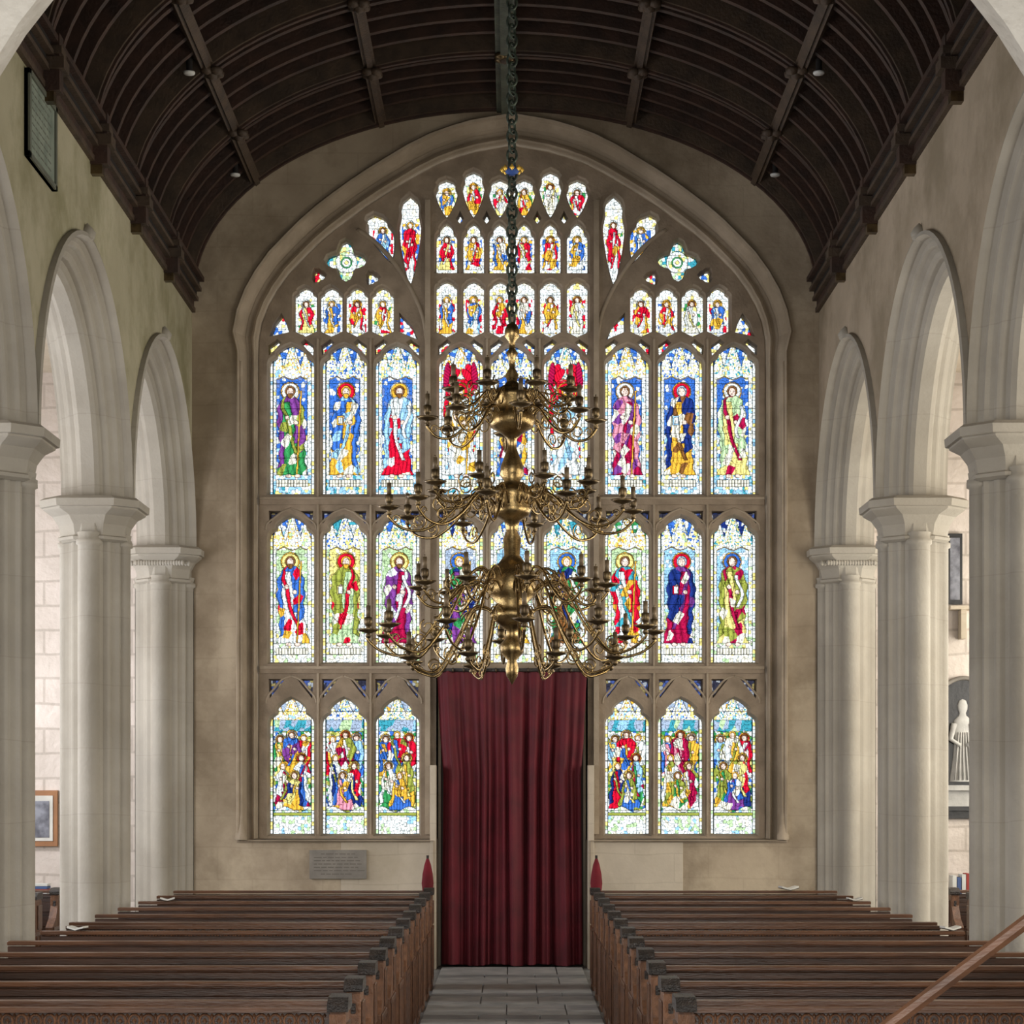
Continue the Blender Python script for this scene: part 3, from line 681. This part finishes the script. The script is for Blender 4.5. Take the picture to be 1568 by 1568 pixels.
# ------------------------------------------------------------ pews
def pew_mesh(x0,x1,carved=False,ends=(True,False)):
    mb=MB(); ZT=1.0
    mb.box(x0,x1,0,.03,.08,ZT-.04,M_pew)
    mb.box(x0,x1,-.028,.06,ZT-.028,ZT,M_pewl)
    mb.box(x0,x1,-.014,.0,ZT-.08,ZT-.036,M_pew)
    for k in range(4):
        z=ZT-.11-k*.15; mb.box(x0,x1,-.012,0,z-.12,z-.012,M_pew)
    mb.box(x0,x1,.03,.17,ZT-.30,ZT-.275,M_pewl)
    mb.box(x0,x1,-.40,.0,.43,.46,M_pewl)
    mb.box(x0,x1,-.30,-.27,.0,.43,M_pew)
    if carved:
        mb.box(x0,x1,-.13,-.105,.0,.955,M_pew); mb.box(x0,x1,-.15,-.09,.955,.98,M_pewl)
        n=int(abs(x1-x0)/.07)
        for i in range(n):
            cx=min(x0,x1)+.035+i*.07
            mb.tube([(cx+.028*math.cos(a),-.133,.912+.034*math.sin(a)) for a in [q*math.pi/5 for q in range(10)]],.007,5,M_pewe,closed=True)
            mb.lathe([(0,-.016),(.013,0),(0,.016)],(cx,-.133,.912),6,M_pewe)
            mb.lathe([(0,-.012),(.010,0),(0,.012)],(cx+.035,-.133,.94),5,M_pewe)
        mb.box(x0,x1,-.142,-.13,.855,.87,M_pewl)
        for i in range(int(n/7)):
            cx=min(x0,x1)+.27+i*.54; mb.box(cx-.02,cx+.02,-.142,-.13,0,.855,M_pewl)
    xs=[]
    if ends[0]: xs.append(x0)
    if ends[1]: xs.append(x1)
    for xe in xs:
        s=1 if xe<(x0+x1)/2 else -1
        a,b=sorted((xe-s*.045,xe+s*.03))
        out=[(-.42,0),(.09,0),(.09,.93),(.06,.965),(-.16,.965),(-.17,.86),(-.28,.72),(-.42,.64)]
        V,T=fill(ccw(out),[])
        for x in(a,b): mb.add([(x,y,z) for y,z in V],T,M_pewe)
        mb.loft([[(x,y,z) for y,z in out] for x in(a,b)],M_pewe)
        m_=(a+b)/2
        cp=[(-.185,.962),(.08,.962),(.085,1.0),(.07,1.03),(-.13,1.03),(-.185,.995)]
        V,T=fill(ccw(cp),[])
        for x in(a-.014,b+.014): mb.add([(x,y,z) for y,z in V],T,M_pewd)
        mb.loft([[(x,y,z) for y,z in cp] for x in(a-.014,b+.014)],M_pewd)
        mb.box(a-.004,b+.004,-.178,-.15,.1,.95,M_pewe)
        mb.box(m_-.014,m_+.014,-.184,-.175,.15,.90,M_pewd)
        xo=a if s>0 else b
        p,q=sorted((xo-s*.012,xo)); 
        for yy in(-.36,-.24,-.12,0.03): mb.box(p,q,yy-.012,yy+.012,.12,.62,M_pewl)
        mb.box(p,q,-.10,.07,.66,.90,M_pewl)
        mb.box(p,q,-.40,.07,.06,.12,M_pewl); mb.box(p,q,-.40,.07,.60,.64,M_pewl)
    return mb.obj('pew',recenter=False,mesh_only=True)
rows=[10.3+1.0*i for i in range(12)]
def place(name,me,x,y):
    o=bpy.data.objects.new(name,me); sc.collection.objects.link(o); o.location=(x,y,0)
    b=o.modifiers.new('bevel','BEVEL'); b.width=.005; b.segments=1; b.limit_method='ANGLE'; return o
for s in(-1,1):
    near=.87*s; far=(-3.52 if s<0 else 3.38)
    meN=pew_mesh(near,far); meC=pew_mesh(near,far,True)
    ai=pew_mesh((-4.75 if s<0 else 4.6),(-6.9 if s<0 else 6.9))
    for i,y in enumerate(rows):
        place('pew',meC if i in(0,6) else meN,0,y)
        place('pew',ai,0,y+.1)
def book(x,y,z,rot,sc_=.55):
    mb=MB()
    for s in(-1,1):
        mb.loft([[(0,-.085,.0),(0,.085,.0),(s*.12,.085,.03),(s*.12,-.085,.03)],[(0,-.085,.02),(0,.085,.02),(s*.12,.085,.055),(s*.12,-.085,.055)]],M_paper,caps=True)
        mb.loft([[(0,-.09,-.006),(0,.09,-.006),(s*.126,.09,.024),(s*.126,-.09,.024)],[(0,-.09,0),(0,.09,0),(s*.125,.09,.03),(s*.125,-.09,.03)]],M_pewd,caps=True)
    o=mb.obj('hymn_book'); o.location=(x,y,z+.004); o.rotation_euler=(0,0,rot); o.scale=(sc_,)*3
for px,row in((107,5),(252,9),(1335,9),(1485,5),(1232,11)):
    y=rows[row]+.02; book((px-800)*y/F if abs((px-800)*y/F)<3.3 else math.copysign(3.25,px-800),y,1.0,random.uniform(-.3,.3),.75 if row==11 else .55)
for s in(-1,1):
    mb=MB(); x=.90*s; y=21.85
    mb.tube([(x,y,0),(x,y,1.35)],.014,8,M_pewd)
    mb.lathe([(.0,.32),(.012,.29),(.035,.22),(.055,.12),(.065,.02),(.05,-.10),(.045,-.12)],(x,y,1.03),14,M_red)
    mb.lathe([(.03,0),(.045,.03),(.03,.06),(.0,.06)],(x,y,0),12,M_pewd)
    mb.obj('churchwarden_stave')
# ------------------------------------------------------------ chandelier
CY=15.0; S=CY/F
def cz(py): return EYE+(H0-py)*S
mb=MB()
pr=[(2,503),(9,508),(13,517),(13,527),(6,534),(5,545),(11,552),(6,560),(5,575),(12,586),(9,596),(14,602),(36,612),(40,622),(30,630),(36,645),(42,655),(38,668),(18,678),(9,686),(8,700),(13,712),(20,728),(22,742),(14,752),(30,762),(35,775),(28,785),(36,795),(30,806),(14,814),(10,830),(16,842),(14,868),(24,880),(40,892),(44,915),(43,930),(26,944),(38,955),(40,965),(24,975),(10,985),(12,998),(22,1008),(20,1020),(8,1032),(12,1044),(10,1056),(3,1066),(0,1070)]
mb.lathe([(r*S*.88,cz(y)) for r,y in pr],(0,CY,0),32,M_brass)
def spiral(ca,sa,rc,zc_,q,dirn,turn,m,rad=.006,st=0):
    pp=[]
    for k in range(18):
        a=st+k/17*2*math.pi*turn; q2=q*(1-.65*k/17); rr_=rc+q2*math.cos(a)*dirn
        pp.append((rr_*ca,CY+rr_*sa,zc_+q2*math.sin(a)))
    mb.tube(pp,rad,5,m)
def arm(ang,r0,z0,R,zc,dip,rad=.010,m=M_brass):
    ca,sa=math.cos(ang),math.sin(ang); L=R-r0
    ctl=[(r0,z0),(r0+.12*L,z0+.35*dip+.02),(r0+.28*L,z0+.3*dip),(r0+.46*L,(z0+zc)/2-.45*dip),(r0+.68*L,zc-dip*.98),(r0+.88*L,zc-dip*.9),(r0+1.0*L,zc-dip*.45),(R,zc-.05)]
    pts=crom([(r*ca,CY+r*sa,z) for r,z in ctl],4)
    mb.tube(pts,rad,6,m)
    spiral(ca,sa,r0+.30*L,z0-.02,.07,1,1.25,m)
    spiral(ca,sa,r0+.52*L,zc+.02,.06,-1,1.2,m,st=2)
    spiral(ca,sa,r0+.72*L,zc-dip*.6,.06,-1,1.3,m,st=-1.5)
    spiral(ca,sa,R-.05,zc-dip*.35-.03,.032,-1,1.1,m,.005)
    c=(R*ca,CY+R*sa,zc)
    mb.lathe([(.0,-.07),(.014,-.06),(.024,-.045),(.012,-.03),(.06,-.014),(.088,.004),(.080,.004),(.02,-.004),(.016,.015),(.024,.03),(.030,.04),(.030,.085),(.024,.09),(0,.085)],c,12,M_brassd)
    mb.tube([(c[0],c[1],zc+.085),(c[0],c[1],zc+.175)],.0165,8,M_candle)
    mb.tube([(c[0],c[1],zc+.175),(c[0],c[1],zc+.192)],.004,4,M_brassd)
tp=2*math.pi
for k in range(12): arm(tp*k/12+.08,.15,cz(930),1.05,cz(985),.18)
for k in range(8): arm(tp*(k+.5)/8,.13,cz(962),.80,cz(1030),.10)
for k in range(10): arm(tp*(k+.5)/10+.15,.16,cz(905),.70,cz(915),.15)
for k in range(10): arm(tp*k/10+.12,.12,cz(790),.90,cz(795),.17)
for k in range(8): arm(tp*(k+.5)/8,.11,cz(775),.60,cz(760),.14)
for k in range(8): arm(tp*k/8+.1,.12,cz(655),.62,cz(655),.15)
for k in range(8): arm(tp*(k+.5)/8,.12,cz(625),.46,cz(615),.12)
z=cz(505); zr=RZ+RB-.05; k=0
while z<zr:
    pts=[]
    for q in range(12):
        a=2*math.pi*q/12; u_=.034*math.cos(a); w_=.052*math.sin(a)+.038
        pts.append((u_,CY,z+w_) if k%2 else (u_*.6,CY+u_*.8,z+w_))
    mb.tube(pts,.010,6,M_iron,closed=True); z+=.070; k+=1
zz=cz(266)
mb.lathe([(0,-.04),(.04,-.03),(.055,0),(.03,.025),(0,.05)],(0,CY,zz),12,M_blue)
for a in range(8):
    t=a*math.pi/4; mb.lathe([(0,-.02),(.02,0),(0,.03)],(.07*math.cos(t),CY+.07*math.sin(t),zz),8,M_gold)
mb.lathe([(.0,-.06),(.06,-.04),(.08,0),(.08,.03)],(0,CY,zr),12,M_rib2)
mb.obj('chandelier')
# ------------------------------------------------------------ wall details
mb=MB()
mb.box(XL+.002,XL+.030,15.32,16.25,6.80,7.46,M_green)
for a,b,c_,d_ in((15.32,15.37,6.80,7.46),(16.20,16.25,6.80,7.46),(15.32,16.25,6.80,6.84),(15.32,16.25,7.42,7.46)): mb.box(XL+.002,XL+.045,a,b,c_,d_,M_lead)
random.seed(11)
for i in range(9):
    zz=7.37-i*.058; yy=15.45
    while yy<16.02:
        w_=random.uniform(.04,.11); mb.box(XL+.030,XL+.0315,yy,yy+w_,zz,zz+.012,M_lead); yy+=w_+.03
mb.obj('painted_board',bevel=.003)
mb=MB(); xa,za=PX(58,1235,D);xb,zb_=PX(92,1322,D)
xa-=.25
mb.box(xa,xb,D-.08,D-.035,zb_,za,M_frame); mb.box(xa+.05,xb-.05,D-.09,D-.08,zb_+.06,za-.06,M_paper); mb.box(xa+.09,xb-.09,D-.095,D-.09,zb_+.1,za-.12,M_photo)
mb.obj('framed_engraving')
mb=MB(); mb.box(-6.2,-5.05,D-.6,D-.05,.78,.82,M_pew)
for x in(-6.15,-5.15):
    for y in(D-.57,D-.12): mb.box(x,x+.06,y,y+.06,0,.78,M_pew)
mb.box(-6.2,-5.05,D-.58,D-.55,.66,.78,M_pew)
mb.obj('side_table')
mb=MB()
for i in range(6): mb.box(-5.45,-5.2,D-.45,D-.28,.82+i*.03,.846+i*.03,[M_b1,M_b2,M_b3][i%3])
mb.obj('book_stack')
mb=MB(); xc=5.14
mb.box(xc-.27,xc+.27,D-.08,D-.035,2.10,3.22,M_black)
mb.tube([(xc-.27+.54*i/12,D-.06,3.20+.12*math.sin(math.pi*i/12)) for i in range(13)],.025,8,M_slate)
V,T=fill(ccw([(xc-.27,3.2)]+[(xc-.27+.54*i/12,3.20+.12*math.sin(math.pi*i/12)) for i in range(1,12)]+[(xc+.27,3.2)]),[])
mb.add([(x,D-.055,z) for x,z in V],T,M_black)
xr=xc-.02
mb.lathe([(.15,0),(.14,.08),(.11,.28),(.095,.48),(.11,.62),(.10,.70),(.045,.75),(.038,.78),(.055,.82),(.058,.87),(.04,.92),(0,.94)],(xr,D-.085,2.14),16,M_white,sy=.35)
for i in range(5): mb.tube([(xr-.1+.05*i,D-.145,2.16),(xr-.07+.035*i,D-.13,2.45),(xr-.05+.025*i,D-.125,2.7)],.010,5,M_white)
for s in(-1,1): mb.tube([(xr+s*.10,D-.11,2.80),(xr+s*.14,D-.12,2.62),(xr+s*.03,D-.14,2.55)],[.035,.03,.02],8,M_white)
mb.box(xc-.31,xc+.31,D-.16,D-.035,2.04,2.10,M_white)
mb.box(xc-.25,xc+.25,D-.09,D-.035,1.86,2.04,M_white); mb.box(xc-.29,xc+.29,D-.13,D-.035,1.81,1.86,M_black)
mb.box(xc-.21,xc+.21,D-.08,D-.035,1.72,1.81,M_black)
mb.obj('wall_monument')
mb=MB(); xx,z_=PX(1492,835,D); x2,z2=PX(1506,945,D)
mb.box(4.95,5.12,D-.08,D-.035,z2,z_,M_black); mb.box(4.98,5.09,D-.085,D-.08,z2+.05,z_-.05,M_photo); mb.obj('framed_picture')
mb=MB(); mb.box(4.95,5.35,D-.25,D-.035,z2-.07,z2-.03,M_pale); mb.box(5.08,5.14,D-.2,D-.035,z2-.4,z2-.07,M_pale); mb.obj('wall_bracket')
mb=MB()
mb.box(4.85,5.75,D-.42,D-.06,.0,.84,M_pew); mb.box(4.82,5.78,D-.45,D-.05,.84,.88,M_pewl)
for i in range(14):
    mb.box(4.95+i*.052,4.95+i*.052+.044,D-.36,D-.16,.88,1.06+.06*random.random(),[M_b3,M_b2,M_b3,M_b1][i%4])
mb.obj('bookcase')
# pulpit stair handrail
mb=MB()
def hr(x): return 1.485+(x-.914)*.755
prof_=[(-.018,-.016),(.018,-.016),(.025,.0),(.018,.016),(0,.022),(-.018,.016),(-.025,0)]
mb.loft([[(x,5.0+a,hr(x)+b) for a,b in prof_] for x in(.55,1.7)],M_pewl,caps=True)
for x in(.55,1.7):
    mb.lathe([(.05,0),(.05,.08),(.03,.12),(.025,.5),(.035,.6),(.025,.7),(.025,hr(x)-.1),(.04,hr(x)-.03),(.045,hr(x)+.03),(0,hr(x)+.08)],(x,5.0,0),14,M_pewl)
mb.obj('stair_handrail')
# ------------------------------------------------------------ light
w=bpy.data.worlds.new('overcast_sky'); sc.world=w; w.use_nodes=True
bgn=w.node_tree.nodes['Background']; bgn.inputs[0].default_value=(.95,.98,1,1); bgn.inputs[1].default_value=1.5
def arealight(name,loc,rot,sx,sy,e,col=(1,1,1)):
    l=bpy.data.lights.new(name,'AREA'); l.shape='RECTANGLE'; l.size=sx; l.size_y=sy; l.energy=e; l.color=col
    o=bpy.data.objects.new(name,l); sc.collection.objects.link(o); o.location=loc; o.rotation_euler=rot
R90=math.pi/2
for y in(21.4,17.5,13.6,10):
    arealight('aisle_window_light',(-7.2,y,3.3),(0,-R90,0),3.0,1.8,175,(.95,.96,1))
    arealight('aisle_window_light',(7.2,y,3.3),(0,R90,0),3.0,1.8,205,(1,.95,.84))
arealight('east_window_light',(0,-2,4.2),(R90,0,0),5,4,400,(1,.93,.82))
cam=bpy.data.cameras.new('camera'); co=bpy.data.objects.new('camera',cam); sc.collection.objects.link(co)
co.location=(0,0,EYE); co.rotation_euler=(R90,0,0); cam.sensor_width=36; cam.lens=36*F/1600; cam.shift_y=(H0-800)/1600; cam.shift_x=0
cam.clip_end=200
sc.camera=co
